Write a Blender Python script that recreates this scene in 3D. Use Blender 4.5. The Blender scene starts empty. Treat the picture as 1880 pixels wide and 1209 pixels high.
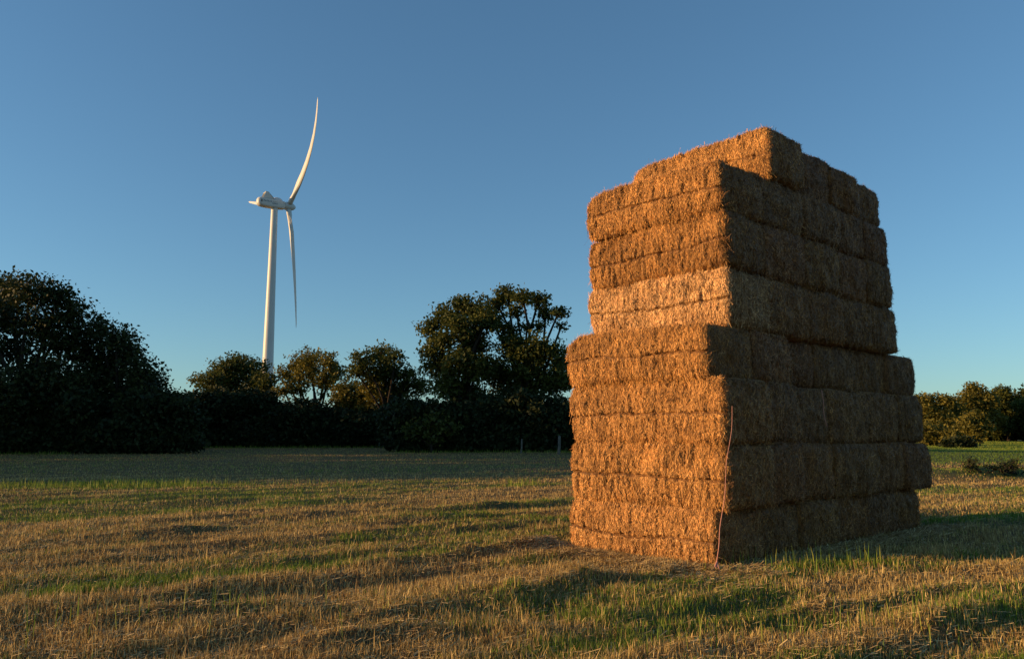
import bpy, math, random
import numpy as np
from mathutils import Vector
rnd = random.Random(7)
RS = np.random.default_rng(11)

# ---------------------------------------------------------------- camera, sky, sun, exposure
scn = bpy.context.scene
F, DH = 1440.0, 200.5                       # focal length and horizon drop, in photo pixels
PITCH = math.atan(DH / F)
EYE = 1.6
cam_d = bpy.data.cameras.new('camera'); cam = bpy.data.objects.new('camera', cam_d)
scn.collection.objects.link(cam); scn.camera = cam
cam.location = (0, 0, EYE); cam.rotation_euler = (math.pi/2 + PITCH, 0, 0)
cam_d.sensor_width = 36; cam_d.sensor_fit = 'HORIZONTAL'; cam_d.lens = 36*F/1880
cam_d.clip_start = 0.1; cam_d.clip_end = 9000

SUN_EL = math.radians(9.5)
SUN_BACK = math.radians(7.5)                # sun stands at the left, a little behind the camera
S = Vector((-math.cos(SUN_BACK)*math.cos(SUN_EL), -math.sin(SUN_BACK)*math.cos(SUN_EL), math.sin(SUN_EL)))
sun_d = bpy.data.lights.new('sun', 'SUN'); sun = bpy.data.objects.new('sun', sun_d)
scn.collection.objects.link(sun)
sun_d.energy = 5.0; sun_d.angle = math.radians(0.5); sun_d.color = (1.0, 0.60, 0.26)
sun.rotation_euler = S.to_track_quat('Z', 'Y').to_euler()

world = bpy.data.worlds.new('World'); scn.world = world; world.use_nodes = True
wn = world.node_tree.nodes; wl = world.node_tree.links
bg = wn['Background']
sky = wn.new('ShaderNodeTexSky'); sky.sky_type = 'NISHITA'; sky.sun_disc = False
sky.sun_elevation = SUN_EL
sky.sun_rotation = math.atan2(S.x, S.y)
sky.altitude = 100; sky.air_density = 1.0; sky.dust_density = 0.3; sky.ozone_density = 2.5
tint = wn.new('ShaderNodeMix'); tint.data_type = 'RGBA'; tint.blend_type = 'MULTIPLY'; tint.inputs[0].default_value = 1
tint.inputs[7].default_value = (.77, 1.05, 1.20, 1)
gm = wn.new('ShaderNodeGamma'); gm.inputs[1].default_value = .84; wl.new(sky.outputs[0], gm.inputs[0]); wl.new(gm.outputs[0], tint.inputs[6]); wl.new(tint.outputs[2], bg.inputs[0]); bg.inputs[1].default_value = 0.124
scn.view_settings.view_transform = 'Standard'; scn.view_settings.look = 'None'
scn.view_settings.gamma = 1; scn.view_settings.exposure = 0.44
scn.cycles.max_bounces = 5; scn.cycles.diffuse_bounces = 3; scn.cycles.transmission_bounces = 2
scn.cycles.transparent_max_bounces = 4

# ---------------------------------------------------------------- helpers
CP, SP = math.cos(PITCH), math.sin(PITCH)
def ray(px, py):
    u = 604.5 - py
    fw = F*CP - u*SP
    return (px - 940)/fw, (u*CP + F*SP)/fw
def at(px, py, Y):
    a, b = ray(px, py)
    return np.array((a*Y, Y, EYE + b*Y))
def gnd(px, py):
    a, b = ray(px, py)
    Y = -EYE/b
    return np.array((a*Y, Y))

def hash3(i, j, k, seed):
    h = (i.astype(np.int64)*73856093) ^ (j.astype(np.int64)*19349663) ^ (k.astype(np.int64)*83492791) ^ (seed*2654435761)
    h = (h ^ (h >> 13)) * 1274126177
    h = h & 0x7fffffff
    h = (h ^ (h >> 15)) * 2246822519 & 0x7fffffff
    return (h % 100003)/100003.0
def vnoise(p, seed=0):
    f = np.floor(p); t = p - f; t = t*t*(3-2*t)
    i, j, k = f[:, 0].astype(int), f[:, 1].astype(int), f[:, 2].astype(int)
    r = 0
    for a in (0, 1):
        for b in (0, 1):
            for c in (0, 1):
                w = (t[:, 0] if a else 1-t[:, 0])*(t[:, 1] if b else 1-t[:, 1])*(t[:, 2] if c else 1-t[:, 2])
                r = r + w*hash3(i+a, j+b, k+c, seed)
    return r*2-1
def fbm(p, seed=0, o=3):
    r = 0; a = 1.0
    for q in range(o):
        r = r + a*vnoise(p*(2**q)+q*17.3, seed+q); a *= .5
    return r/1.75
def n2(x, y, sx, sy, seed, o=3):
    return fbm(np.stack([x*sx, y*sy, np.zeros_like(x)], 1), seed, o)

def tag(o, label=None, cat=None, group=None, kind=None):
    if label: o['label'] = label
    if cat: o['category'] = cat
    if group: o['group'] = group
    if kind: o['kind'] = kind
    return o
def empty(name, loc):
    o = bpy.data.objects.new(name, None); o.location = loc; o.empty_display_size = .3
    scn.collection.objects.link(o); return o
def build(name, V, faces, mat, parent=None, rndv=None, smooth=False, origin=None, colv=None):
    """faces: list of (n,k) int arrays; rndv: list of per-face float arrays"""
    V = np.asarray(V, dtype=np.float32)
    if origin is not None: V = V - np.asarray(origin, dtype=np.float32)
    me = bpy.data.meshes.new(name)
    me.vertices.add(len(V)); me.vertices.foreach_set('co', V.ravel())
    idx = np.concatenate([np.asarray(f).ravel() for f in faces]).astype(np.int32)
    ls = []; st = 0
    for f in faces:
        n, k = np.asarray(f).shape
        ls.append(st + np.arange(n)*k); st += n*k
    ls = np.concatenate(ls).astype(np.int32)
    me.loops.add(len(idx)); me.loops.foreach_set('vertex_index', idx)
    me.polygons.add(len(ls)); me.polygons.foreach_set('loop_start', ls)
    if smooth is True: me.polygons.foreach_set('use_smooth', np.ones(len(ls), dtype=bool))
    elif smooth is not False: me.polygons.foreach_set('use_smooth', smooth)
    me.update(calc_edges=True)
    if rndv is not None:
        a = me.attributes.new('rnd', 'FLOAT', 'FACE'); a.data.foreach_set('value', np.concatenate(rndv).astype(np.float32))
    if colv is not None:
        a = me.attributes.new('green', 'FLOAT', 'POINT'); a.data.foreach_set('value', colv.astype(np.float32))
    me.materials.append(mat)
    o = bpy.data.objects.new(name, me); scn.collection.objects.link(o)
    if parent is not None: o.parent = parent
    if origin is not None and parent is None: o.location = origin
    return o

def nt(name):
    m = bpy.data.materials.new(name); m.use_nodes = True
    return m, m.node_tree.nodes, m.node_tree.links, m.node_tree.nodes['Principled BSDF']
def ramp(n, stops):
    r = n.new('ShaderNodeValToRGB'); e = r.color_ramp.elements
    e[0].position, e[0].color = stops[0][0], (*stops[0][1], 1)
    e[1].position, e[1].color = stops[1][0], (*stops[1][1], 1)
    for p, c in stops[2:]:
        q = e.new(p); q.color = (*c, 1)
    return r

# ---------------------------------------------------------------- materials
def mat_straw():
    m, n, l, b = nt('straw')
    oi = n.new('ShaderNodeObjectInfo'); at_ = n.new('ShaderNodeAttribute'); at_.attribute_name = 'rnd'
    tc = n.new('ShaderNodeTexCoord'); mp = n.new('ShaderNodeMapping'); mp.inputs['Scale'].default_value = (75, 75, 24)
    no = n.new('ShaderNodeTexNoise'); no.inputs['Scale'].default_value = 1.0; no.inputs['Detail'].default_value = 3
    no2 = n.new('ShaderNodeTexNoise'); no2.inputs['Scale'].default_value = 3.2; no2.inputs['Detail'].default_value = 4
    l.new(tc.outputs['Object'], mp.inputs[0]); l.new(mp.outputs[0], no.inputs[0]); l.new(tc.outputs['Object'], no2.inputs[0])
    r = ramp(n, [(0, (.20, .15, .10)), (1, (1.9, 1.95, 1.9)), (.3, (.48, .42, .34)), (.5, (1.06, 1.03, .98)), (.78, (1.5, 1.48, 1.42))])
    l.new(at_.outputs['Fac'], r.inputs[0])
    r2 = ramp(n, [(.36, (.38, .32, .25)), (.62, (1.2, 1.2, 1.2))]); l.new(no.outputs[0], r2.inputs[0])
    r3 = ramp(n, [(.3, (.78, .74, .68)), (.7, (1.12, 1.12, 1.12))]); l.new(no2.outputs[0], r3.inputs[0])
    def mul(a, c):
        x = n.new('ShaderNodeMix'); x.data_type = 'RGBA'; x.blend_type = 'MULTIPLY'; x.inputs[0].default_value = 1
        l.new(a, x.inputs[6]); l.new(c, x.inputs[7]); return x.outputs[2]
    c = mul(mul(mul(oi.outputs['Color'], r.outputs[0]), r2.outputs[0]), r3.outputs[0])
    l.new(c, b.inputs['Base Color']); b.inputs['Roughness'].default_value = .62
    b.inputs['Specular IOR Level'].default_value = .35
    bp = n.new('ShaderNodeBump'); bp.inputs['Strength'].default_value = .6; bp.inputs['Distance'].default_value = .02
    l.new(no.outputs[0], bp.inputs['Height']); l.new(bp.outputs[0], b.inputs['Normal'])
    return m
def mat_blade(name, stops, trans=.3, rough=.6):
    m, n, l, b = nt(name)
    a = n.new('ShaderNodeAttribute'); a.attribute_name = 'rnd'
    r = ramp(n, stops); l.new(a.outputs['Fac'], r.inputs[0]); l.new(r.outputs[0], b.inputs['Base Color'])
    b.inputs['Roughness'].default_value = rough; b.inputs['Specular IOR Level'].default_value = .25
    t = n.new('ShaderNodeBsdfTranslucent'); l.new(r.outputs[0], t.inputs[0])
    mx = n.new('ShaderNodeMixShader'); mx.inputs[0].default_value = trans
    l.new(b.outputs[0], mx.inputs[1]); l.new(t.outputs[0], mx.inputs[2])
    l.new(mx.outputs[0], n['Material Output'].inputs[0])
    return m
def mat_ground():
    m, n, l, b = nt('field_soil')
    a = n.new('ShaderNodeAttribute'); a.attribute_name = 'green'
    tc = n.new('ShaderNodeTexCoord')
    mp = n.new('ShaderNodeMapping'); mp.inputs['Rotation'].default_value = (0, 0, math.radians(-37)); mp.inputs['Scale'].default_value = (.5, 2.4, 1)
    l.new(tc.outputs['Object'], mp.inputs[0])
    n1 = n.new('ShaderNodeTexNoise'); n1.inputs['Scale'].default_value = 1.3; n1.inputs['Detail'].default_value = 6; l.new(mp.outputs[0], n1.inputs[0])
    n2_ = n.new('ShaderNodeTexNoise'); n2_.inputs['Scale'].default_value = 28; n2_.inputs['Detail'].default_value = 5; l.new(tc.outputs['Object'], n2_.inputs[0])
    r1 = ramp(n, [(.3, (.060, .038, .018)), (.7, (.26, .17, .075)), (.5, (.15, .097, .044))]); l.new(n2_.outputs[0], r1.inputs[0])
    r2 = ramp(n, [(.3, (.045, .052, .018)), (.7, (.12, .135, .045))]); l.new(n2_.outputs[0], r2.inputs[0])
    ad = n.new('ShaderNodeMath'); ad.operation = 'MULTIPLY_ADD'; ad.inputs[1].default_value = .5; ad.inputs[2].default_value = -.25
    l.new(n1.outputs[0], ad.inputs[0])
    su = n.new('ShaderNodeMath'); su.use_clamp = True; l.new(a.outputs['Fac'], su.inputs[0]); l.new(ad.outputs[0], su.inputs[1])
    x = n.new('ShaderNodeMix'); x.data_type = 'RGBA'; l.new(su.outputs[0], x.inputs[0]); l.new(r1.outputs[0], x.inputs[6]); l.new(r2.outputs[0], x.inputs[7])
    l.new(x.outputs[2], b.inputs['Base Color']); b.inputs['Roughness'].default_value = .95
    b.inputs['Specular IOR Level'].default_value = .1
    bp = n.new('ShaderNodeBump'); bp.inputs['Strength'].default_value = .8; bp.inputs['Distance'].default_value = .04
    l.new(n2_.outputs[0], bp.inputs['Height']); l.new(bp.outputs[0], b.inputs['Normal'])
    return m
def mat_plain(name, col, rough=.5, var=.12, scale=3.0, spec=.4):
    m, n, l, b = nt(name)
    tc = n.new('ShaderNodeTexCoord'); no = n.new('ShaderNodeTexNoise'); no.inputs['Scale'].default_value = scale; no.inputs['Detail'].default_value = 5
    l.new(tc.outputs['Object'], no.inputs[0])
    r = ramp(n, [(.3, tuple(c*(1-var) for c in col)), (.7, tuple(c*(1+var*.4) for c in col))]); l.new(no.outputs[0], r.inputs[0])
    l.new(r.outputs[0], b.inputs['Base Color']); b.inputs['Roughness'].default_value = rough; b.inputs['Specular IOR Level'].default_value = spec
    return m
M_STRAW = mat_straw()
M_DRY = mat_blade('dry_blade', [(0, (.22, .13, .05)), (1, (.74, .55, .22)), (.5, (.44, .305, .105))], .25)
M_GREEN = mat_blade('green_blade', [(0, (.06, .085, .014)), (1, (.36, .36, .06)), (.5, (.135, .235, .022))], .3)
M_LITTER = mat_blade('straw_litter', [(0, (.20, .13, .055)), (1, (.66, .49, .22)), (.5, (.40, .275, .115))], .05)
M_GROUND = mat_ground()
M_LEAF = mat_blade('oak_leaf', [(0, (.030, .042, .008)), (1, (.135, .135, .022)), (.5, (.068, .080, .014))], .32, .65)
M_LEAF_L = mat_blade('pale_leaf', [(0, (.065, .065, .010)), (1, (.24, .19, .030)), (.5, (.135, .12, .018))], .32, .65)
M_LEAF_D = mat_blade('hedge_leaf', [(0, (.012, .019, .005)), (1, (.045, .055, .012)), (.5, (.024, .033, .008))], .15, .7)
M_LEAF_K = mat_blade('shaded_oak_leaf', [(0, (.016, .024, .006)), (1, (.07, .075, .015)), (.5, (.034, .043, .010))], .2, .65)  # oak leaf darkened so the left oaks carry their shade in the colour
M_BARK = mat_plain('bark', (.042, .032, .024), .9, .4, 6, .1)
M_WHITE = mat_plain('turbine_paint', (.61, .61, .575), .45, .05, .4)
M_GREY = mat_plain('turbine_grey', (.25, .25, .25), .5, .1, 1)
M_INK = mat_plain('turbine_ink', (.03, .05, .09), .5, .1, 1)
M_WOOD = mat_plain('post_wood', (.15, .135, .11), .9, .35, 9, .1)
M_TWINE = mat_plain('twine', (.60, .27, .20), .6, .1, 30, .3)

# ---------------------------------------------------------------- field
RA = math.radians(37.5); RD = (math.cos(RA), math.sin(RA)); RN = (-math.sin(RA), math.cos(RA))
def sstep(a, b, x):
    t = np.clip((x-a)/(b-a), 0, 1); return t*t*(3-2*t)
C0 = np.array((2.626, 10.217))
AS = math.radians(42.6); SD = np.array((math.cos(AS), math.sin(AS))); LD = np.array((-SD[1], SD[0]))
RIDGE = [(1230, 1052, 1080, 1072, .14, .07), (1080, 1072, 940, 1098, .16, .085), (940, 1098, 640, 1145, .17, .12), (1010, 1000, 860, 1022, .16, .12), (860, 1022, 700, 1044, .2, .11), (700, 1040, 380, 1085, .2, .08),
         (1500, 1120, 1860, 1085, .2, .10), (1700, 1160, 1880, 1130, .2, .12), (180, 1150, 520, 1120, .18, .11), (560, 1180, 900, 1150, .16, .10), (1180, 1160, 1480, 1120, .16, .08), (0, 1000, 420, 975, .3, .09), (420, 950, 900, 930, .35, .09), (100, 930, 700, 912, .4, .08)]
def terrain(x, y):
    z = terrain0(x, y); m = (y < 26) & (y > 3)
    if m.any():
        xm, ym = x[m], y[m]; wob = .25*n2(xm, ym, .9, .9, 91, 2); q = 0
        for a in RIDGE: q = q + a[5]*seg_w(xm+wob*.6, ym-wob, *a[:5])
        z = z.copy(); z[m] += q*(.75+.6*n2(xm, ym, 1.1, 1.1, 92, 2))*(1-.0*ym)
    # low grassy bank at the right
    bk = np.clip((x-9)/4, 0, 1)
    z = z + .42*bk*np.exp(-((y-32.5+.08*(x-12)-.8*n2(x, x*0, .25, 1, 95, 2))/1.5)**2)*(.8+.4*n2(x, y, .4, .4, 96, 2))
    # chaff banked against the foot of the stack
    ls = (x-C0[0])*SD[0]+(y-C0[1])*SD[1]; ll = (x-C0[0])*LD[0]+(y-C0[1])*LD[1]
    dd = np.hypot(np.maximum(np.maximum(-ls, ls-7), 0), np.maximum(np.maximum(-ll, ll-2.6), 0))
    return z - .03*np.exp(-(dd/.5)**2)
def terrain0(x, y):
    d = np.hypot(x, y)
    rt = sstep(25, 55, x)
    z = (.80-.42*rt)*sstep(22, 85, y) + (.25+.55*rt)*sstep(85, 140, y)
    z = z + n2(x, y, .02, .02, 5)*1.0*sstep(60, 300, d)
    u = x*RD[0]+y*RD[1]; v = x*RN[0]+y*RN[1]
    vw = v + .22*n2(u, v, .25, .3, 21, 2)
    rows = (.5*np.sin(vw*2*math.pi/1.72+1.15) + .25*np.sin(vw*2*math.pi/.83+.4))*(.55+.8*n2(u, v, .35, .6, 25, 2)) + .75*n2(u, v, .35, 1.5, 26, 3)
    # flatten under the stack
    ls = (x-C0[0])*SD[0]+(y-C0[1])*SD[1]; ll = (x-C0[0])*LD[0]+(y-C0[1])*LD[1]
    dd = np.hypot(np.maximum(np.maximum(-ls, ls-7), 0), np.maximum(np.maximum(-ll, ll-2.6), 0))
    fl = sstep(.15, .9, dd)
    amp = .090*(1-sstep(26, 60, d))*fl*(.6+.7*np.clip(n2(x, y, .14, .14, 33, 2)+.5, 0, 1))
    z = z + amp*rows
    z = z + (.040*n2(x, y, .7, .7, 41, 3) + .034*n2(x, y, 3.0, 3.0, 42, 3))*fl*(1-sstep(40, 90, d))
    return z
PATCH = [(110, 1094, 570, 1045, .30, 2.2), (0, 935, 130, 925, .8, 1.0), (0, 893, 380, 893, 1.6, .8), (840, 950, 1040, 955, .5, .9),
         (640, 985, 860, 960, .4, .7), (1060, 1130, 1480, 1080, .5, .05), (1340, 1045, 1620, 1040, .3, .4), (900, 1160, 1060, 1130, .3, .6),
         (0, 1030, 260, 1000, .35, .6), (1680, 960, 1880, 950, .5, .6), (1700, 900, 1880, 896, 1.6, .7), (1640, 1120, 1860, 1100, .3, .55), (1050, 1180, 1200, 1190, .3, .5)]
DRYP = [(540, 1085, 1040, 1000, .4, 1.2), (600, 1200, 1000, 1150, .35, .8), (1500, 1080, 1880, 1050, .35, .9), (1200, 1200, 1500, 1180, .3, .8), (0, 1180, 500, 1160, .5, .9), (1350, 1190, 1880, 1170, .4, .8), (1500, 1120, 1880, 1100, .4, .6), (500, 945, 1040, 915, .4, .7)]
def seg_w(x, y, ax, ay, bx, by, w):
    a = gnd(ax, ay); b = gnd(bx, by); d = b-a; L = d@d
    t = np.clip(((x-a[0])*d[0]+(y-a[1])*d[1])/L, 0, 1)
    q = np.hypot(x-a[0]-t*d[0], y-a[1]-t*d[1])
    return np.exp(-(q/w)**2)
def greenness(x, y):
    u = x*RD[0]+y*RD[1]; v = x*RN[0]+y*RN[1]
    g = .46 + .95*n2(u, v, .14, .70, 61, 3) + .30*n2(x, y, 1.6, 1.6, 62, 2)
    for a in PATCH: g = g + a[5]*seg_w(x, y, *a[:5])
    for a in DRYP: g = g - a[5]*seg_w(x, y, *a[:5])*.8
    far = sstep(26, 34, y)
    g = g*(1-far) + far*(.12+.25*n2(u, v, .05, .5, 63, 2))
    fr = sstep(40, 48, y)*sstep(14, 26, x)
    g = g*(1-fr) + fr*.95
    g = np.maximum(g, np.clip((x-9)/3, 0, 1)*np.exp(-((y-32.5+.08*(x-12))/2.2)**2)*1.1)
    # bare trampled strip of chaff round the stack foot
    ls = (x-C0[0])*SD[0]+(y-C0[1])*SD[1]; ll = (x-C0[0])*LD[0]+(y-C0[1])*LD[1]
    dd = np.hypot(np.maximum(np.maximum(-ls, ls-7), 0), np.maximum(np.maximum(-ll, ll-2.6), 0))
    g = g - 1.0*np.exp(-(dd/.55)**2)*np.where(ll < .2, .35, 1.)
    return np.clip(g, 0, 1)

def axis(lo, hi, step, ratio, far):
    c = list(np.arange(lo, hi, step)); s = step; v = c[-1]
    while v < far: s *= ratio; v += s; c.append(v)
    s = step; v = lo; pre = []
    while v > -far: s *= ratio; v -= s; pre.append(v)
    return np.array(pre[::-1]+c)
gx = axis(-6, 8, .09, 1.045, 4000); gy = axis(4, 15, .09, 1.045, 4000)
X, Y = np.meshgrid(gx, gy); xf, yf = X.ravel(), Y.ravel()
nx, ny = len(gx), len(gy)
ii = (np.arange(ny-1)[:, None]*nx + np.arange(nx-1)[None]).ravel()
Q = np.stack([ii, ii+1, ii+nx+1, ii+nx], 1)
g = build('ground', np.stack([xf, yf, terrain(xf, yf)], 1), [Q], M_GROUND, smooth=True, colv=greenness(xf, yf))
tag(g, 'mown stubble field under the stack, running to the hedges', 'field', kind='structure')

def blades(name, x, y, h, w, lean, leandir, r, mat, seg=2, z0=0.0, **tg):
    n = len(x); z = terrain(x, y) - .01 + z0
    ax = leandir + math.pi/2 + RS.normal(0, .5, n)
    wx, wy = np.cos(ax)*w/2, np.sin(ax)*w/2
    tx, ty, tz = np.cos(leandir)*h*np.sin(lean), np.sin(leandir)*h*np.sin(lean), h*np.cos(lean)
    if seg == 2:
        V = np.empty((n, 5, 3), np.float32)
        V[:, 0] = np.stack([x-wx, y-wy, z], 1); V[:, 1] = np.stack([x+wx, y+wy, z], 1)
        mx, my, mz = x+tx*.35, y+ty*.35, z+tz*.6
        V[:, 2] = np.stack([mx+wx*.75, my+wy*.75, mz], 1); V[:, 3] = np.stack([mx-wx*.75, my-wy*.75, mz], 1)
        V[:, 4] = np.stack([x+tx, y+ty, z+tz], 1)
        b = np.arange(n)[:, None]*5
        f = [b+np.array([[0, 1, 2, 3]]), b+np.array([[3, 2, 4]])]; rv = [r, r]
    else:
        V = np.empty((n, 3, 3), np.float32)
        V[:, 0] = np.stack([x-wx, y-wy, z], 1); V[:, 1] = np.stack([x+wx, y+wy, z], 1); V[:, 2] = np.stack([x+tx, y+ty, z+tz], 1)
        f = [np.arange(n)[:, None]*3+np.array([[0, 1, 2]])]; rv = [r]
    o = build(name, V.reshape(-1, 3), f, mat, rndv=rv)
    return tag(o, **tg)
def scatter(n, y0, y1, marg=1.5, k=.70, power=1.0):
    """positions in the wedge the photograph looks over, plus a margin on both sides"""
    y = (y0**(2-power) + RS.random(n)*(y1**(2-power)-y0**(2-power)))**(1/(2-power)) if power != 2 else y0*(y1/y0)**RS.random(n)
    x = (RS.random(n)*2-1)*(k*y+marg)
    ls = (x-C0[0])*SD[0]+(y-C0[1])*SD[1]; ll = (x-C0[0])*LD[0]+(y-C0[1])*LD[1]
    keep = ~((ls > .03) & (ls < 6.9) & (ll > .03) & (ll < 2.55))
    return x[keep], y[keep]
def rr(n, a, b): return a+(b-a)*RS.random(n)
# near field: dry stubble, green grass
x, y = scatter(600000, 4.6, 34, power=2.0)
gr = greenness(x, y); n = len(x)
clump = n2(x, y, 2.6, 2.6, 71, 2)*.5+.5
isg = RS.random(n) < np.clip(gr*1.0-.10, 0, .97)
thin = RS.random(n) < np.clip(.25+.95*clump, 0, 1)
a = isg & thin; xs, ys = x[a], y[a]; m = len(xs); dist = np.hypot(xs, ys)
hh = rr(m, .025, .105)*(.5+.6*gr[a])*(.6+.8*clump[a])*(1+.8*(RS.random(m) < .04))*(1+.35*seg_w(xs, ys, 0, 893, 380, 893, 1.2))
blades('green_grass', xs, ys, hh, rr(m, .0035, .0065)*(1+dist/18), np.abs(RS.normal(.25, .25, m)), rr(m, 0, 6.283),
       np.clip(RS.random(m)*.75+.3*(1-gr[a]), 0, 1), M_GREEN, label='short green grass growing in patches through the stubble', cat='grass', kind='stuff')
a = (~isg) & thin; xs, ys = x[a], y[a]; m = len(xs); dist = np.hypot(xs, ys)
blades('dry_stubble', xs, ys, rr(m, .03, .11)*(.5+1.0*clump[a])*(1+1.0*(RS.random(m) < .03)), rr(m, .003, .0075)*(1+dist/18), np.abs(RS.normal(.35, .35, m)), rr(m, 0, 6.283),
       RS.random(m), M_DRY, label='dry cut stubble standing in rows across the field', cat='stubble', kind='stuff')
# litter lying on the ground
x, y = scatter(150000, 4.6, 30, power=2.0); gr = greenness(x, y)
a = RS.random(len(x)) < (1.0-.8*gr)*np.clip(.3+n2(x, y, 1.3, 1.3, 75, 2)*.9+.3, .1, 1); x, y = x[a], y[a]
k = 24000
s_ = rr(k, -1.2, 7.3); l_ = rr(k, -.9, 3.2)
e = RS.random(k)
l_ = np.where(e < .42, -np.abs(RS.normal(0, .28, k)), l_); s_ = np.where(e >= .42, -np.abs(RS.normal(0, .38, k)), s_)
x = np.concatenate([x, C0[0]+SD[0]*s_+LD[0]*l_]); y = np.concatenate([y, C0[1]+SD[1]*s_+LD[1]*l_])
m = len(x); L = rr(m, .03, .115)*(1+.7*(RS.random(m) < .03)); an = rr(m, 0, 6.283); w = rr(m, .0025, .005)*(1+np.hypot(x, y)/20)
el = np.abs(RS.normal(0, .22, m)); z = terrain(x, y)+rr(m, .004, .04)
z[-k:] += np.abs(RS.normal(0, .008, k))
dx, dy, dz = np.cos(an)*L*np.cos(el), np.sin(an)*L*np.cos(el), L*np.sin(el)
wx, wy = -np.sin(an)*w/2, np.cos(an)*w/2
V = np.empty((m, 4, 3), np.float32)
V[:, 0] = np.stack([x-wx, y-wy, z-w*.3], 1); V[:, 1] = np.stack([x+dx-wx, y+dy-wy, z+dz-w*.3], 1)
V[:, 2] = np.stack([x+dx+wx, y+dy+wy, z+dz+w*.3], 1); V[:, 3] = np.stack([x+wx, y+wy, z+w*.3], 1)
o = build('loose_straw', V.reshape(-1, 3), [np.arange(m)[:, None]*4+np.array([[0, 1, 2, 3]])], M_LITTER, rndv=[RS.random(m)])
tag(o, 'loose cut straw lying over the stubble and round the stack foot', 'straw', kind='stuff')
# far field: sparse wider tufts so the shaded field does not read as paint
x, y = scatter(150000, 34, 105, marg=4, k=.72, power=1.6)
gr = greenness(x, y); m = len(x)
fd = RS.random(m) > gr*1.1
blades('field_stubble', x[fd], y[fd], rr(fd.sum(), .05, .12), rr(fd.sum(), .02, .05), np.abs(RS.normal(.3, .3, fd.sum())), rr(fd.sum(), 0, 6.283), RS.random(fd.sum())*.8, M_DRY, seg=1,
       label='grey dry stubble of the shaded field before the hedge', cat='stubble', kind='stuff')
x, y, gr = x[~fd], y[~fd], gr[~fd]; m = len(x)
blades('field_grass', x, y, rr(m, .06, .15), rr(m, .02, .05), np.abs(RS.normal(.3, .3, m)), rr(m, 0, 6.283), RS.random(m)*.5+.5*(1-gr), M_GREEN, seg=1,
       label='short grass of the shaded field before the hedge', cat='grass', kind='stuff')
x = rr(60000, 50, 115); y = rr(60000, 84, 132); m = len(x)
blades('field_grass', x, y, rr(m, .08, .2), rr(m, .03, .08), np.abs(RS.normal(.3, .3, m)), rr(m, 0, 6.283), rr(m, .3, .95), M_GREEN, seg=1,
       label='sunlit green grass of the rising field at the right edge', cat='grass', kind='stuff')
# tall seeding stalks along the light's edge at left and beside the stack
xs, ys = [], []
for (ax, ay, bx, by, wd, kk) in [(0, 896, 420, 893, 1.6, 900), (420, 893, 700, 890, 1.0, 120), (1330, 1040, 1640, 1040, .45, 110), (935, 893, 990, 893, .35, 160), (1200, 1190, 1880, 1150, .5, 120), (0, 1150, 600, 1130, .8, 90)]:
    p, q = gnd(ax, ay), gnd(bx, by); t = RS.random(kk)[:, None]; c = p+(q-p)*t+RS.normal(0, wd, (kk, 2))*.6
    xs.append(c[:, 0]); ys.append(c[:, 1])
hx = rr(2600, -52, 14); hy = np.where(hx < -32, 57.5, np.where(hx < -9, 74.8, 61.0))+RS.normal(0, .5, 2600)
x, y = np.concatenate(xs+[hx]), np.concatenate(ys+[hy]); m = len(x); dist = np.hypot(x, y)
blades('seed_stalks', x, y, rr(m, .08, .34), rr(m, .004, .007)*(1+dist/16), np.abs(RS.normal(.12, .12, m)), rr(m, 0, 6.283), rr(m, .4, 1), M_GREEN,
       label='tall thin grass stalks left standing at the edge of the light', cat='grass', kind='stuff')

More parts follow.
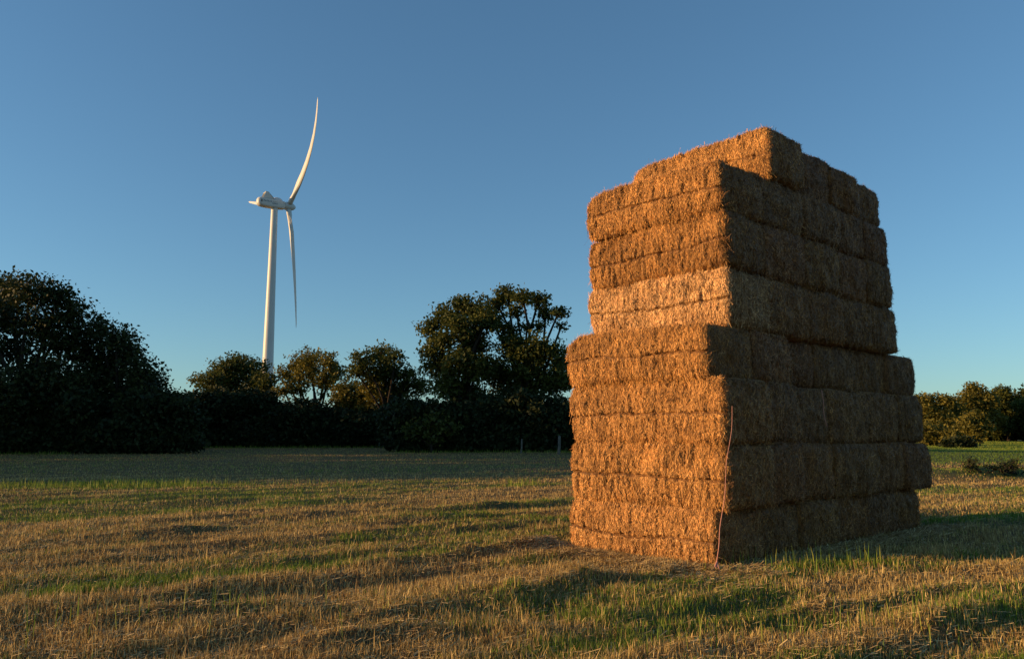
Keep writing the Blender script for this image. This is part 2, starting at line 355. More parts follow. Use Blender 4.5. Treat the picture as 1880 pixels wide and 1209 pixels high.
# ---------------------------------------------------------------- straw bales
topfree = 0
def waist(x, seed):
    o = np.zeros_like(x)
    return -.015+.03*vnoise(np.stack([x*1.6, o+seed, o], 1), seed+5)+.013*vnoise(np.stack([x*17, o+seed, o], 1), seed+8)
def bale_surface(P, N, h, seed, side):
    """displace base points P (local, box half-size h) along N"""
    d = .045*fbm(P*1.9+seed*3.1, seed, 2) + .022*fbm(P*6.5+seed, seed+3, 2)
    # flakes: ridges across the bale, strongest on the long faces
    q = np.stack([P[:, 0]*13, P[:, 1]*13, P[:, 2]*2.2], 1)
    longf = np.abs(N[:, 1]); endf = np.abs(N[:, 0])
    d = d + .015*vnoise(q+seed, seed+9)*longf
    # the waist line halfway up the long faces
    zc = waist(P[:, 0], seed)
    depth = .034+.020*vnoise(np.stack([P[:, 0]*5, P[:, 1]*0+seed, P[:, 2]*0], 1), seed+6)
    d = d - np.clip(depth, .004, 1)*np.exp(-((P[:, 2]-zc)/.016)**2)*longf
    # pinched notches
    for k in range(5):
        cx = math.sin(seed*12.9+k*4.1)*h[0]*.85; cz = math.sin(seed*7.7+k*2.3)*h[2]*.4
        d = d - .03*np.exp(-(((P[:, 0]-cx)/.03)**2+((P[:, 2]-cz)/.06)**2))*longf
    # bulging ends, strings bite in vertically
    bul = (1-(P[:, 1]/h[1])**2)*(1-(P[:, 2]/h[2])**2)
    d = d + .045*bul*endf
    d = d + .035*fbm(P*np.array([[1, 4.2, 4.2]])+seed*1.7, seed+15, 2)*endf
    for k in (-.62, -.2, .22, .62):
        d = d - .016*np.exp(-((P[:, 1]-k*h[1])/.02)**2)*endf
    # hand-slumped edges
    d = d + .042*(1-(P[:, 2]/h[2])**2)*longf + .02*(1-(P[:, 2]/h[2])**2)*endf
    d = d + .027*vnoise(P*np.array([[25, 25, 8]])+seed, seed+30)*longf + .012*vnoise(P*np.array([[24, 24, 24]])+seed, seed+31)
    Z = P + N*d[:, None]
    Z[:, 2] += .022*vnoise(np.stack([P[:, 0]*1.7, P[:, 1]*2+seed*.37, P[:, 2]*0], 1), 77)
    ex = np.clip((P[:, 0]-(h[0]-.36))/.36, 0, 1)**2*(.30*(P[:, 2] > 0)*topfree+.05) + np.clip((-P[:, 0]-(h[0]-.15))/.15, 0, 1)**2*.025
    Z[:, 2] *= 1-ex
    return Z
def seam(q, h, seed, w):
    # darker tone along the waist line and in small pockets
    zc = waist(q[:, 0], seed)
    a = np.clip(.92+.45*vnoise(np.stack([q[:, 0]*9, q[:, 0]*0+seed, q[:, 0]*0], 1), seed+6), 0, 1)*np.exp(-((q[:, 2]-zc)/w)**2)
    for k in range(5):
        cx = math.sin(seed*12.9+k*4.1)*h[0]*.85; cz = math.sin(seed*7.7+k*2.3)*h[2]*.4
        a = np.maximum(a, .8*np.exp(-(((q[:, 0]-cx)/.018)**2+((q[:, 2]-cz)/.045)**2)))
    return a
def rbox(q, h, r):
    inner = np.clip(q, -(h-r), h-r); dv = q-inner
    ln = np.linalg.norm(dv, axis=1, keepdims=True); nrm = dv/np.maximum(ln, 1e-6)
    return inner+nrm*r, nrm
FACES = [(0, 1), (0, -1), (1, 1), (1, -1), (2, 1), (2, -1)]
def bale_mesh(h, seed, dens):
    h = np.array(h); r = min(.085, h[2]*.24)
    Vs, Fs, Rs_ = [], [], []; off = 0
    for ax_, sg in FACES:
        u, v = [(1, 2), (0, 2), (0, 1)][ax_]
        step = .019 if dens.get((ax_, sg), 0) > 4000 else .035 if dens.get((ax_, sg), 0) > 100 else .09
        nu, nv = max(4, int(2*h[u]/step)), max(4, int(2*h[v]/(.009 if step < .03 else step)))
        A, B = np.meshgrid(np.linspace(-h[u], h[u], nu+1), np.linspace(-h[v], h[v], nv+1), indexing='ij')
        q = np.zeros((A.size, 3)); q[:, ax_] = sg*h[ax_]; q[:, u] = A.ravel(); q[:, v] = B.ravel()
        # cube face grid projected to the rounded box
        q2 = q.copy()
        P, N = rbox(q2, h, r)
        V = bale_surface(P, N, h, seed, ax_)
        ii = (np.arange(nu)[:, None]*(nv+1)+np.arange(nv)[None]).ravel()
        Fq = np.stack([ii, ii+nv+1, ii+nv+2, ii+1], 1)
        if (sg > 0) != (ax_ != 1): Fq = Fq[:, ::-1]
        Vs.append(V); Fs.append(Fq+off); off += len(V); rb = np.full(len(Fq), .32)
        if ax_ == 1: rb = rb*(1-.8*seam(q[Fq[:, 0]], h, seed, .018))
        if ax_ == 0: rb = rb*.5  # end base darkened too, putting the unlit side's shade into the colour
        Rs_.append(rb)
    nb = sum(len(f) for f in Fs)
    for ax_, sg in FACES:
        dn = dens.get((ax_, sg), 0)
        if not dn: continue
        u, v = [(1, 2), (0, 2), (0, 1)][ax_]
        n = int(dn*4*h[u]*h[v])
        q = np.zeros((n, 3)); q[:, ax_] = sg*h[ax_]
        q[:, u] = rr(n, -1, 1)*h[u]; q[:, v] = rr(n, -1, 1)*h[v]
        if ax_ == 1:      # fewer straws bridge the waist line
            zc = waist(q[:, 0], seed)
            q = q[(np.abs(q[:, 2]-zc) > .019) | (RS.random(n) < .06)]; n = len(q)
        P, N = rbox(q, h, r); P = bale_surface(P, N, h, seed, ax_)
        ang = RS.normal(0, .40, n) if ax_ == 1 else RS.normal(.2, .95, n)
        L = rr(n, .02, .085)*(1+.9*(RS.random(n) < .08))
        if ax_ == 1: L = L*np.where(np.abs(q[:, 2]-waist(q[:, 0], seed)) < .06, .4, 1.)
        # tangent frame
        up = np.tile(np.array([[0, 0, 1.]]), (n, 1)); t2 = np.cross(up, N); t2 /= np.maximum(np.linalg.norm(t2, axis=1, keepdims=True), 1e-5)
        bad = np.abs(N[:, 2]) > .97; t2[bad] = (1, 0, 0)
        t1 = np.cross(N, t2)
        T = t1*np.cos(ang)[:, None]+t2*np.sin(ang)[:, None]
        T *= np.where(RS.random(n) < .6, 1, -1)[:, None]
        if ax_ == 1:      # straws beside the waist line point away from it
            dz = q[:, 2]-waist(q[:, 0], seed); fl = (np.abs(dz) < .07) & (T[:, 2]*dz < 0); T[fl] *= -1
        edge = np.clip(1-np.max(np.abs(N), axis=1), 0, .42)/.42
        lift = np.abs(RS.normal(.10, .16, n))+.55*edge*RS.random(n)+.6*(RS.random(n) < .02)
        T = T+N*lift[:, None]; T /= np.linalg.norm(T, axis=1, keepdims=True)
        W = np.cross(T, N+RS.normal(0, .45, (n, 3))); W /= np.maximum(np.linalg.norm(W, axis=1, keepdims=True), 1e-5)
        big = RS.random(n) < .08; L = L*np.where(big, 1.5, 1.); w = rr(n, .0020, .0042)*np.where(big, 1.5, 1.)*(.72 if ax_ == 1 else 1.05)
        base = P-N*.006-T*(L*.25)[:, None]+N*.008; tip = base+T*L[:, None]
        # droop
        tip[:, 2] -= L*L*1.2*RS.random(n)
        V = np.stack([base-W*w[:, None], tip-W*w[:, None]*.7, tip+W*w[:, None]*.7, base+W*w[:, None]], 1).reshape(-1, 3)
        Vs.append(V); Fs.append(np.arange(n)[:, None]*4+np.array([[0, 1, 2, 3]])+off); off += 4*n
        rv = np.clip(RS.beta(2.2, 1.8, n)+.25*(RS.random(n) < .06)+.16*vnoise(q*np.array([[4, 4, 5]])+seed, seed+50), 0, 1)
        if ax_ == 0: rv = rv*.52      # cut ends duller, and darkened further to paint in the side's shade
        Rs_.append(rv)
    F_ = np.concatenate(Fs); sm = np.zeros(len(F_), bool); sm[:nb] = True
    return np.concatenate(Vs), F_, np.concatenate(Rs_), sm
ZT = [-.06, .69, 1.53, 2.40, 3.15, 3.97, 4.78, 5.53, 6.33]
# per layer: list of joints along the shaded side, end position offset (towards the viewer's right is negative), length
LAY = [dict(j=[0, 1.15, 2.2, 3.35, 4.5, 5.65, 6.75], off=[0, .03, -.03, .05, .02, .06]),
       dict(j=[.05, 1.15, 2.15, 3.3, 4.85, 6.1, 7.22], off=[-.17, -.10, -.02, -.06, .0, -.04]),
       dict(j=[.06, 1.2, 2.2, 3.3, 4.8, 6.05, 7.08], off=[-.17, -.08, .03, .0, .05, .02]),
       dict(j=[.0, 1.08, 2.13, 3.3, 4.7, 6.0, 7.12], off=[.03, .0, .24, .2, .22, .12]),
       dict(j=[.56, 1.62, 2.85, 4.05, 5.2, 6.32], off=[-.02, .02, .0, .04, .02]),
       dict(j=[.55, 1.58, 2.82, 4.0, 5.1, 6.15], off=[.0, .02, -.01, .02, .0]),
       dict(j=[.50, 1.58, 2.88, 4.15, 5.15, 6.08], off=[.02, .03, .01, .03, .02]),
       dict(j=[1.80, 2.86, 4.05, 5.05, 6.0], off=[-.03, .12, .06, .10])]
ORD = ['bottom', 'second', 'third', 'fourth', 'fifth', 'sixth', 'seventh', 'top']
NTH = ['first', 'second', 'third', 'fourth', 'fifth', 'sixth']
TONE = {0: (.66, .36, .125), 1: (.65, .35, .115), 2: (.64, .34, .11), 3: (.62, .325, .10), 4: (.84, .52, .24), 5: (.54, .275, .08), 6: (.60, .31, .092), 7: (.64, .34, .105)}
rotS = math.atan2(LD[1], LD[0])
for li, lay in enumerate(LAY):
    js = lay['j']
    for bi in range(len(js)-1):
        w = js[bi+1]-js[bi]; h = ZT[li+1]-ZT[li]; ln = 2.58
        top_drop = {(7, 3): .10, (7, 2): .06}.get((li, bi), 0)
        h -= top_drop
        seed = li*7+bi*3+1
        if bi == 0: ln = 2.60-lay['off'][0]+(.08 if li == 7 else 0)
        hv = (ln/2-.05, w/2+.006, h/2+.010)
        nobale_above = li == 7 or (li == 6 and bi == 0)
        lit = bi == 0 or (li == 7 and bi < 1)
        dens = {(0, -1): 3200, (0, 1): 500}
        if bi == 0: dens[(1, 1)] = 12000
        else: dens[(1, 1)] = 40
        if bi == len(js)-2: dens[(1, -1)] = 900
        if nobale_above or (li == 3): dens[(2, 1)] = 900
        else: dens[(2, 1)] = 60
        topfree = 1 if (nobale_above or (li == 3 and bi == 0)) else 0
        V, Fq, R, sm = bale_mesh(hv, seed, dens)
        s = (js[bi]+js[bi+1])/2; l = ln/2+lay['off'][bi]
        if li >= 4: l += .03
        c = C0+SD*s+LD*l
        z = ZT[li]+h/2
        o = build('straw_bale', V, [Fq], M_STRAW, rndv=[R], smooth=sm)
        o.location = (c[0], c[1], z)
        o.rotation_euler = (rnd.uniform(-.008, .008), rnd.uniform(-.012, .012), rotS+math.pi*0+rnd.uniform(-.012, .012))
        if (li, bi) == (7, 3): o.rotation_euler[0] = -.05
        t = TONE[li] if bi == 0 else (.56, .285, .088)  # bales past the corner toned darker, painting in the shaded side
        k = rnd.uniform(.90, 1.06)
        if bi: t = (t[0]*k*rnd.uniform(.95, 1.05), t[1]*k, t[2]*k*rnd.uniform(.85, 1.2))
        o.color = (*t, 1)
        if bi == 0:
            lab = {0: 'golden straw bale on the ground at the sunlit corner of the stack',
                   1: 'golden sunlit straw bale second from the ground at the stack corner',
                   2: 'golden sunlit corner bale third from the ground with bulging end',
                   3: 'sunlit corner bale fourth from the ground, just under the pale one',
                   4: 'pale blond sunlit straw bale, the lightest in the stack',
                   5: 'darker brown sunlit bale lying directly on the pale blond one',
                   6: 'sunlit orange bale at the corner, second from the top',
                   7: 'topmost sunlit bale set back from the corner against the sky'}[li]
        else:
            last = bi == len(js)-2
            if li == 7: lab = f'shaded brown bale in the top layer, {NTH[bi]} from the sunlit end' if not last else 'shaded slumping bale at the far right end of the top layer'
            elif last: lab = f'shaded brown bale at the far right end of the {ORD[li]} layer'
            else: lab = f'shaded brown bale in the {ORD[li]} layer, {NTH[bi]} from the sunlit corner'
        tag(o, lab, 'straw bale', 'straw bales stacked eight layers high in the field')

# twines hanging from the bales
def tube(pts, rad, sides=5):
    pts = np.asarray(pts, float); n = len(pts)
    rad = np.broadcast_to(np.asarray(rad, float), (n,))
    V = []
    for i in range(n):
        t = pts[min(i+1, n-1)]-pts[max(i-1, 0)]; t = t/max(np.linalg.norm(t), 1e-6)
        a = np.cross(t, (0, 1., .31)); a /= np.linalg.norm(a); b = np.cross(t, a)
        th = np.arange(sides)*2*math.pi/sides
        V.append(pts[i]+rad[i]*(np.cos(th)[:, None]*a+np.sin(th)[:, None]*b))
    V = np.concatenate(V); Fc = []
    for i in range(n-1):
        for k in range(sides):
            k2 = (k+1) % sides; Fc.append((i*sides+k, i*sides+k2, (i+1)*sides+k2, (i+1)*sides+k))
    return V, np.array(Fc)
def merge(parts):
    V, Fc, o = [], [], 0
    for v, f in parts: V.append(v); Fc.append(f+o); o += len(v)
    return np.concatenate(V), np.concatenate(Fc)
def stackpt(s, l, z): return np.array((C0[0]+SD[0]*s+LD[0]*l, C0[1]+SD[1]*s+LD[1]*l, z))
def spline(p, k=8):
    p = [np.array(q, float) for q in p]; p = [p[0]]+p+[p[-1]]; out = []
    for i in range(1, len(p)-2):
        for t in np.arange(k)/k:
            out.append(.5*((2*p[i])+(-p[i-1]+p[i+1])*t+(2*p[i-1]-5*p[i]+4*p[i+1]-p[i+2])*t*t+(-p[i-1]+3*p[i]-3*p[i+1]+p[i+2])*t**3))
    out.append(p[-2]); return np.array(out)
# the twine hangs just proud of the corner: (photo x, y) read at the corner's own depth
tw = [at(1344, 745, 9.98), at(1343, 790, 9.97), at(1334, 845, 9.92), at(1332, 880, 9.97), at(1330, 915, 9.93), at(1322, 965, 9.98), at(1320, 1000, 9.94), at(1316, 1030, 9.98), at(1315, 1044, 9.95)]
V, Fc = tube(spline(tw), np.linspace(.003, .007, 65))
kn = [at(1316, 1030, 9.98), at(1311, 1042, 9.93), at(1306, 1047, 9.9)]; kn2 = [at(1316, 1032, 9.98), at(1320, 1042, 9.93), at(1321, 1047, 9.9)]
V, Fc = merge([(V, Fc), tube(spline(kn), .009), tube(spline(kn2), .009), tube([tw[-2], tw[-1]], .013)])
o = build('baler_twine', V, [Fc], M_TWINE, origin=tw[-1]); tag(o, 'pink baler twine hanging down the sunlit corner to the grass', 'twine')
tw = [stackpt(2.45, -.26, 2.32), stackpt(2.47, -.27, 2.15), stackpt(2.5, -.25, 2.0), stackpt(2.52, -.26, 1.86), stackpt(2.58, -.25, 1.78)]
V, Fc = tube(spline(tw), .005); o = build('baler_twine', V, [Fc], M_TWINE, origin=tw[-1]); tag(o, 'short thin twine end hanging on the shaded side of the stack', 'twine')

# ---------------------------------------------------------------- trees
def leaves(cent, size, squash=1.0):
    n = len(cent)
    nrm = RS.normal(0, 1, (n, 3)); nrm[:, 2] += .5; nrm /= np.linalg.norm(nrm, axis=1, keepdims=True)
    a = np.cross(nrm, RS.normal(0, 1, (n, 3))); a /= np.linalg.norm(a, axis=1, keepdims=True); b = np.cross(nrm, a)
    s = size*rr(n, .6, 1.35); a = a*s[:, None]; b = b*(s*rr(n, .45, .75))[:, None]
    bend = nrm*(s*rr(n, -.25, .25))[:, None]
    return np.stack([cent-a, cent-b+bend, cent+a, cent+b+bend], 1).reshape(-1, 3)
def tree(name, label, lobes, Yd, base_px, mat, group, gz=None, leaf=.145, dens=60, per=16, spread=.34, trunk_r=.35, cat='tree', rag=1.0, limbs=True, sink=.0):
    """lobes: (photo x, y, radius px[, dy metres]) -> balls of foliage at the tree's own distance, with real depth"""
    pxm = Yd/1425.
    bx = ray(base_px, 700)[0]*Yd; bz = float(terrain(np.array([bx]), np.array([Yd]))[0]) if gz is None else gz
    base = np.array((bx, Yd, bz-.1))
    ctr, rads = [], []
    spanx = (max(l[0]+l[2] for l in lobes)-min(l[0]-l[2] for l in lobes))*pxm
    for l in lobes:
        rm = l[2]*pxm*1.14
        dy = l[3] if len(l) > 3 else rnd.uniform(-1, 1)*min(spanx*.28, 4.0)
        p = at(l[0], l[1], Yd); k = (Yd+dy)/Yd
        ctr.append(np.array((p[0]*k, Yd+dy, EYE+(p[2]-EYE)*k))); rads.append(rm*k)
    C, parts, tw = [], [], []
    cen = np.mean(ctr, 0)
    fork = base+(np.array((cen[0], cen[1], cen[2]))-base)*np.array((.35, .35, .42))
    if limbs:
        mid = base+(fork-base)*.5+np.array((rnd.uniform(-.1, .1), 0, 0))
        parts.append(tube(spline([base, mid, fork]), np.linspace(trunk_r*1.25, trunk_r*.85, 17), 8))
    for c, r in zip(ctr, rads):
        if limbs:
            v = c-fork; j = np.array([rnd.uniform(-1, 1) for _ in range(3)])*np.linalg.norm(v)*.10
            top = c+np.array((0, 0, r*.1))
            path = spline([fork-np.array((0, 0, .3)), fork+v*.4+j+np.array((0, 0, -.06))*np.linalg.norm(v), c, top])
            r0 = trunk_r*(.34+.10*min(r, 3)/3); parts.append(tube(path, np.linspace(r0, .035, len(path)), 6))
        n = max(6, int(dens*1.45*r**2/2.2))
        d = RS.normal(0, 1, (n, 3)); d /= np.linalg.norm(d, axis=1, keepdims=True)
        lump = 1+.42*rag*vnoise(d*1.9+c*3.7, 5)
        rr_ = r*lump*(RS.random(n)**.42)*(1+.10*rag*np.clip(RS.normal(0, 1, n), -1.2, 1.2))
        t = c+d*rr_[:, None]*np.array((1, 1, .88))
        t = t[t[:, 2] > bz+.15]
        tw.append(t)
        if limbs:
            for q in t[:min(len(t), 22)]:
                m_ = (c+q)/2+RS.normal(0, .12*r, 3)
                parts.append(tube([c-(c-fork)*.08, m_, q], [.05, .03, .012], 3))
    T = np.concatenate(tw); n = len(T)
    cs = np.repeat(T, per, 0)+RS.normal(0, 1, (n*per, 3))*spread*np.array((1, 1, .6))
    root = empty(name, base)
    tag(root, label, cat, group)
    if parts:
        V, Fc = merge(parts); build('trunk', V-base, [Fc], M_BARK, root)
    V = leaves(cs, leaf)
    tone = np.clip(np.repeat(RS.random(n), per)*.6+RS.random(n*per)*.4, 0, 1)
    build('crown', V-base, [np.arange(n*per)[:, None]*4+np.array([[0, 1, 2, 3]])], mat, root, rndv=[tone])
    return root
GT = 'oaks along the far hedge of the field'
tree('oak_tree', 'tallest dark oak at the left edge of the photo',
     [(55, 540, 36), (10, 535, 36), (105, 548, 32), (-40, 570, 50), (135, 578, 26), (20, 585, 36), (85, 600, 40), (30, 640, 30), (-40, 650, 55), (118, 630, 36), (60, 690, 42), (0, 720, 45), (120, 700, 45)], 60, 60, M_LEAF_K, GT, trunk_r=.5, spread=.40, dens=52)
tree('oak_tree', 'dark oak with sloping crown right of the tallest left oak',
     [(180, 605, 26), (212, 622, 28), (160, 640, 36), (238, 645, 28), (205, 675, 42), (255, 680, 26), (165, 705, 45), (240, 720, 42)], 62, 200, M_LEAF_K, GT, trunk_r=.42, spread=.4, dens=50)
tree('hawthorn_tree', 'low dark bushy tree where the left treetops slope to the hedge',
     [(275, 700, 26), (262, 730, 36), (292, 735, 26), (250, 770, 45), (300, 770, 36)], 66, 272, M_LEAF_D, GT, trunk_r=.22, dens=75)  # near-black leaf puts the shade on this tree into its colour
tree('oak_tree', 'round lone oak just in front of the turbine tower',
     [(440, 668, 22), (412, 682, 24), (466, 684, 24), (388, 700, 20), (430, 705, 34), (486, 700, 20), (470, 722, 30), (400, 725, 24), (365, 697, 10), (495, 727, 16)], 84, 440, M_LEAF, GT, trunk_r=.38, spread=.34, dens=62)
tree('oak_tree', 'spreading oak with forked trunk right of the turbine tower',
     [(572, 658, 18), (545, 668, 20), (600, 664, 18), (525, 688, 16), (618, 686, 18), (570, 684, 26), (600, 700, 22), (548, 706, 18), (628, 715, 16), (520, 715, 14)], 82, 580, M_LEAF_L, GT, trunk_r=.42, spread=.33, dens=50)
tree('oak_tree', 'narrow topped oak between the spreading oak and the tall pair',
     [(700, 647, 20), (667, 662, 20), (726, 657, 18), (690, 680, 24), (655, 684, 14), (720, 688, 22), (752, 688, 16), (738, 716, 26), (770, 712, 18)], 78, 705, M_LEAF, GT, trunk_r=.36, spread=.33, dens=58)
tree('field_maple', 'yellowish low tree under the narrow topped oak',
     [(690, 712, 26), (655, 722, 22), (630, 735, 22), (720, 735, 26), (670, 750, 30), (640, 760, 24)], 80, 675, M_LEAF_L, GT, trunk_r=.2, spread=.3, dens=75)
tree('oak_tree', 'tall spreading oak, left one of the tall pair before the stack',
     [(850, 563, 20), (818, 583, 22), (875, 572, 22), (790, 603, 18), (845, 600, 26), (893, 588, 22), (812, 627, 20), (868, 630, 28), (788, 645, 14), (800, 668, 22), (842, 665, 26), (880, 675, 28), (825, 705, 28), (862, 730, 34)], 67, 848, M_LEAF, GT, trunk_r=.5, spread=.32, dens=84)
tree('oak_tree', 'tallest open crowned oak standing next to the straw stack',
     [(932, 540, 15), (960, 545, 15), (912, 556, 16), (988, 552, 16), (1002, 576, 12), (1026, 572, 12), (1030, 600, 7), (948, 572, 13), (905, 590, 20), (935, 608, 16), (968, 600, 9), (990, 600, 9), (945, 640, 28), (985, 638, 22), (1018, 645, 20), (1030, 668, 18), (965, 675, 32), (920, 690, 30), (1010, 700, 28), (1035, 700, 20), (960, 725, 36)], 67, 965, M_LEAF, GT, trunk_r=.46, spread=.30, dens=84)
GH = 'bushes of the hedge along the far side of the field'
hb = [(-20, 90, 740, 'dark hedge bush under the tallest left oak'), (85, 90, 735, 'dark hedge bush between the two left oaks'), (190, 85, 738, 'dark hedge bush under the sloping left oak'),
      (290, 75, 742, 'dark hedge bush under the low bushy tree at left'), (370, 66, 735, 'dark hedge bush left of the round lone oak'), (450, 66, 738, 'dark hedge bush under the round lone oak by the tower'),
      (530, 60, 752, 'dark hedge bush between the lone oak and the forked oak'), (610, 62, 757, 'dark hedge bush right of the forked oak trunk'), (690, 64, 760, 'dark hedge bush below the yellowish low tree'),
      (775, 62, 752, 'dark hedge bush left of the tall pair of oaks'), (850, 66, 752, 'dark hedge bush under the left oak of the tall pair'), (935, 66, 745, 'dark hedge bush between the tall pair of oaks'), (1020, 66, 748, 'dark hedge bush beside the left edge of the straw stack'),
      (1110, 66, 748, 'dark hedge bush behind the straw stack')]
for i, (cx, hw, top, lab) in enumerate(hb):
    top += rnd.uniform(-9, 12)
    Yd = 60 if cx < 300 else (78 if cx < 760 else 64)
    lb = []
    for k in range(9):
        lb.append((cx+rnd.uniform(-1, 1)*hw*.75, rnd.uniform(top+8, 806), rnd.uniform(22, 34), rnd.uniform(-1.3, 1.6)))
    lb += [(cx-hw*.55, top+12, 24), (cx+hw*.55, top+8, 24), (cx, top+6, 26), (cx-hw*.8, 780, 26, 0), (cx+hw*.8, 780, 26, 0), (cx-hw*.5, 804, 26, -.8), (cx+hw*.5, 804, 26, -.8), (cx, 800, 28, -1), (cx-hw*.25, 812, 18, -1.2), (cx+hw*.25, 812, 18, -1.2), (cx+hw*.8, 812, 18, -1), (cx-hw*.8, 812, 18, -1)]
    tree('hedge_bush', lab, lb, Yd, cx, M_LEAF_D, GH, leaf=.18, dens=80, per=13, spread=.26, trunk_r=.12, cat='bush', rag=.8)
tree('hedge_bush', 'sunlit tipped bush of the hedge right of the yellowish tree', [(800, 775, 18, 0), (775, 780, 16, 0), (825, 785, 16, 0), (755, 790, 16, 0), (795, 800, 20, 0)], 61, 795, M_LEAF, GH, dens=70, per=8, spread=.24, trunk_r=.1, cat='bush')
GR = 'trees on the rise at the right of the photo'
Yr = 128
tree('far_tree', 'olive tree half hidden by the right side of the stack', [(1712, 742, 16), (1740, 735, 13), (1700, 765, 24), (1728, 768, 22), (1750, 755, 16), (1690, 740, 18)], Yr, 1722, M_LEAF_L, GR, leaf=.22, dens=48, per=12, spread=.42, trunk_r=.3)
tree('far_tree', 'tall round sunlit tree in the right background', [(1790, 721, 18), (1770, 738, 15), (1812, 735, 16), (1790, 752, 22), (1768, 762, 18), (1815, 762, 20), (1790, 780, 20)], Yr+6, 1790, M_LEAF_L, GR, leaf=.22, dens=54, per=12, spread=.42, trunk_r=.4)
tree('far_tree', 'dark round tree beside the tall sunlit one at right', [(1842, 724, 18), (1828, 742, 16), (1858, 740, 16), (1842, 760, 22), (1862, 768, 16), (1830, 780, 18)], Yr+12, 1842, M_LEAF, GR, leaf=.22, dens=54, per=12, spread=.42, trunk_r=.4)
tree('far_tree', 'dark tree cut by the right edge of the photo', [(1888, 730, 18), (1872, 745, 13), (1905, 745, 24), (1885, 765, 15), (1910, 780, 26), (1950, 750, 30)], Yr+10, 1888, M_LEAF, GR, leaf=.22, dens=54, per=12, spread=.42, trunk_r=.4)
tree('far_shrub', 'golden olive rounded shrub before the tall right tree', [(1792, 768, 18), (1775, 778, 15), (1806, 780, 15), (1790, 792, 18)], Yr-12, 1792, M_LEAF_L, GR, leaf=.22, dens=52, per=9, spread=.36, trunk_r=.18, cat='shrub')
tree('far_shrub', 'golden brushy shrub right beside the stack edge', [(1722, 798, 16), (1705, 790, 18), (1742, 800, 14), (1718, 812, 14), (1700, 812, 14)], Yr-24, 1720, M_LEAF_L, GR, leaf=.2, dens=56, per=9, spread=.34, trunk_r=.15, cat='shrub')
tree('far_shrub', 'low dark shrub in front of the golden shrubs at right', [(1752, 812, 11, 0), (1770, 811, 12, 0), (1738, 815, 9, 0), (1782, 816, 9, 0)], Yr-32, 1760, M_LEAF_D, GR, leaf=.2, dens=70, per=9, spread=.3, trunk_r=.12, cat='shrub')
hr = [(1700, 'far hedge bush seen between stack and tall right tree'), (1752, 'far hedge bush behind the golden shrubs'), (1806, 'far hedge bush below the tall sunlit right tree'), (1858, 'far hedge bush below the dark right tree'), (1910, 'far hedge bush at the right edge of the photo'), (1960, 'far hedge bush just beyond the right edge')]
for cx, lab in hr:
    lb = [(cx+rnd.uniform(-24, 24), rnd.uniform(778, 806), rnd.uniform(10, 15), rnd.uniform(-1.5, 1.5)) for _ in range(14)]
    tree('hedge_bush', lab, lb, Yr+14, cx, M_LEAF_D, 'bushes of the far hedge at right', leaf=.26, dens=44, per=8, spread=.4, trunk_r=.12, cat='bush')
for cx, w, lab in ((1800, 30, 'low bramble clump on the dark grassy bank, nearer the stack'), (1862, 34, 'low bramble clump on the bank at the right edge')):
    lb = [(cx+rnd.uniform(-1, 1)*w, rnd.uniform(860, 874)-(6 if cx > 1780 else -4), rnd.uniform(6, 13), rnd.uniform(-1.3, .6)) for _ in range(13)]
    tree('bramble_clump', lab, lb, 31.5, cx, M_LEAF_D, 'bramble clumps on the bank at right', leaf=.05, dens=300, per=9, spread=.12, trunk_r=.03, cat='bramble', rag=1.4)

# trees outside the picture on the left: they are what shades the far field
GL = 'trees at the left side of the field, outside the photo'
def side_tree(i, x, y, h, lab):
    lb = []
    root_y = y
    C, T = [], []
    for k in range(26):
        a = rnd.uniform(0, 6.283); rr0 = rnd.uniform(0, 3.6); zz = rnd.uniform(1.2, h-1.6)
        C.append((x+math.cos(a)*rr0, y+math.sin(a)*rr0, zz, 2.2))
    base = np.array((x, y, 0.)); root = empty('side_tree', base); tag(root, lab, 'tree', GL)
    build('trunk', *[(lambda t: t)(q) for q in (tube([(0, 0, -.2), (.1, 0, h*.4), (0, 0, h*.8)], [.4, .3, .08], 8)[0], [tube([(0, 0, -.2), (.1, 0, h*.4), (0, 0, h*.8)], [.4, .3, .08], 8)[1]])], M_BARK, root)
    for (cx, cy, cz, r) in C:
        d = RS.normal(0, 1, (34, 3)); d /= np.linalg.norm(d, axis=1, keepdims=True)
        T.append(np.array((cx, cy, cz))+d*(r*RS.random(34)**.4)[:, None])
    T = np.concatenate(T); T = T[T[:, 2] > .3]
    cs = np.repeat(T, 6, 0)+RS.normal(0, .35, (len(T)*6, 3)); V = leaves(cs, .34)
    build('crown', V-base, [np.arange(len(cs))[:, None]*4+np.array([[0, 1, 2, 3]])], M_LEAF, root, rndv=[RS.random(len(cs))])
sd = [(-62, 25.8, 11.5), (-63, 30, 12.5), (-63, 34, 13), (-62, 39, 14.5), (-64, 45, 16), (-62, 51, 15.5), (-63, 57, 15.5), (-62, 63, 15), (-66, 69, 13)]
for i, (x, y, h) in enumerate(sd):
    side_tree(i, x, y, h, f'broad tree beyond the left edge, {(NTH+["seventh", "eighth", "ninth", "tenth"])[i]} counted from the camera')

# fence posts before the hedge
GP = 'old wooden fence posts before the hedge'
for px, pt, pb, Yd, rad, lab in ((1026, 800, 831, 57, .10, 'pale weathered fence post just left of the stack'), (957, 806, 829, 59, .06, 'thin fence post under the tallest open crowned oak')):
    a = at(px-1, pb, Yd); b = at(px+1, pt, Yd); a[2] = float(terrain(a[:1], a[1:2])[0])-.15
    V, Fc = tube([a, (a+b)/2+np.array((.03, 0, 0)), b, b+np.array((0, 0, .04))], [rad*1.1, rad, rad*.9, rad*.3], 8)
    o = build('fence_post', V, [Fc], M_WOOD, origin=a); tag(o, lab, 'fence post', GP)

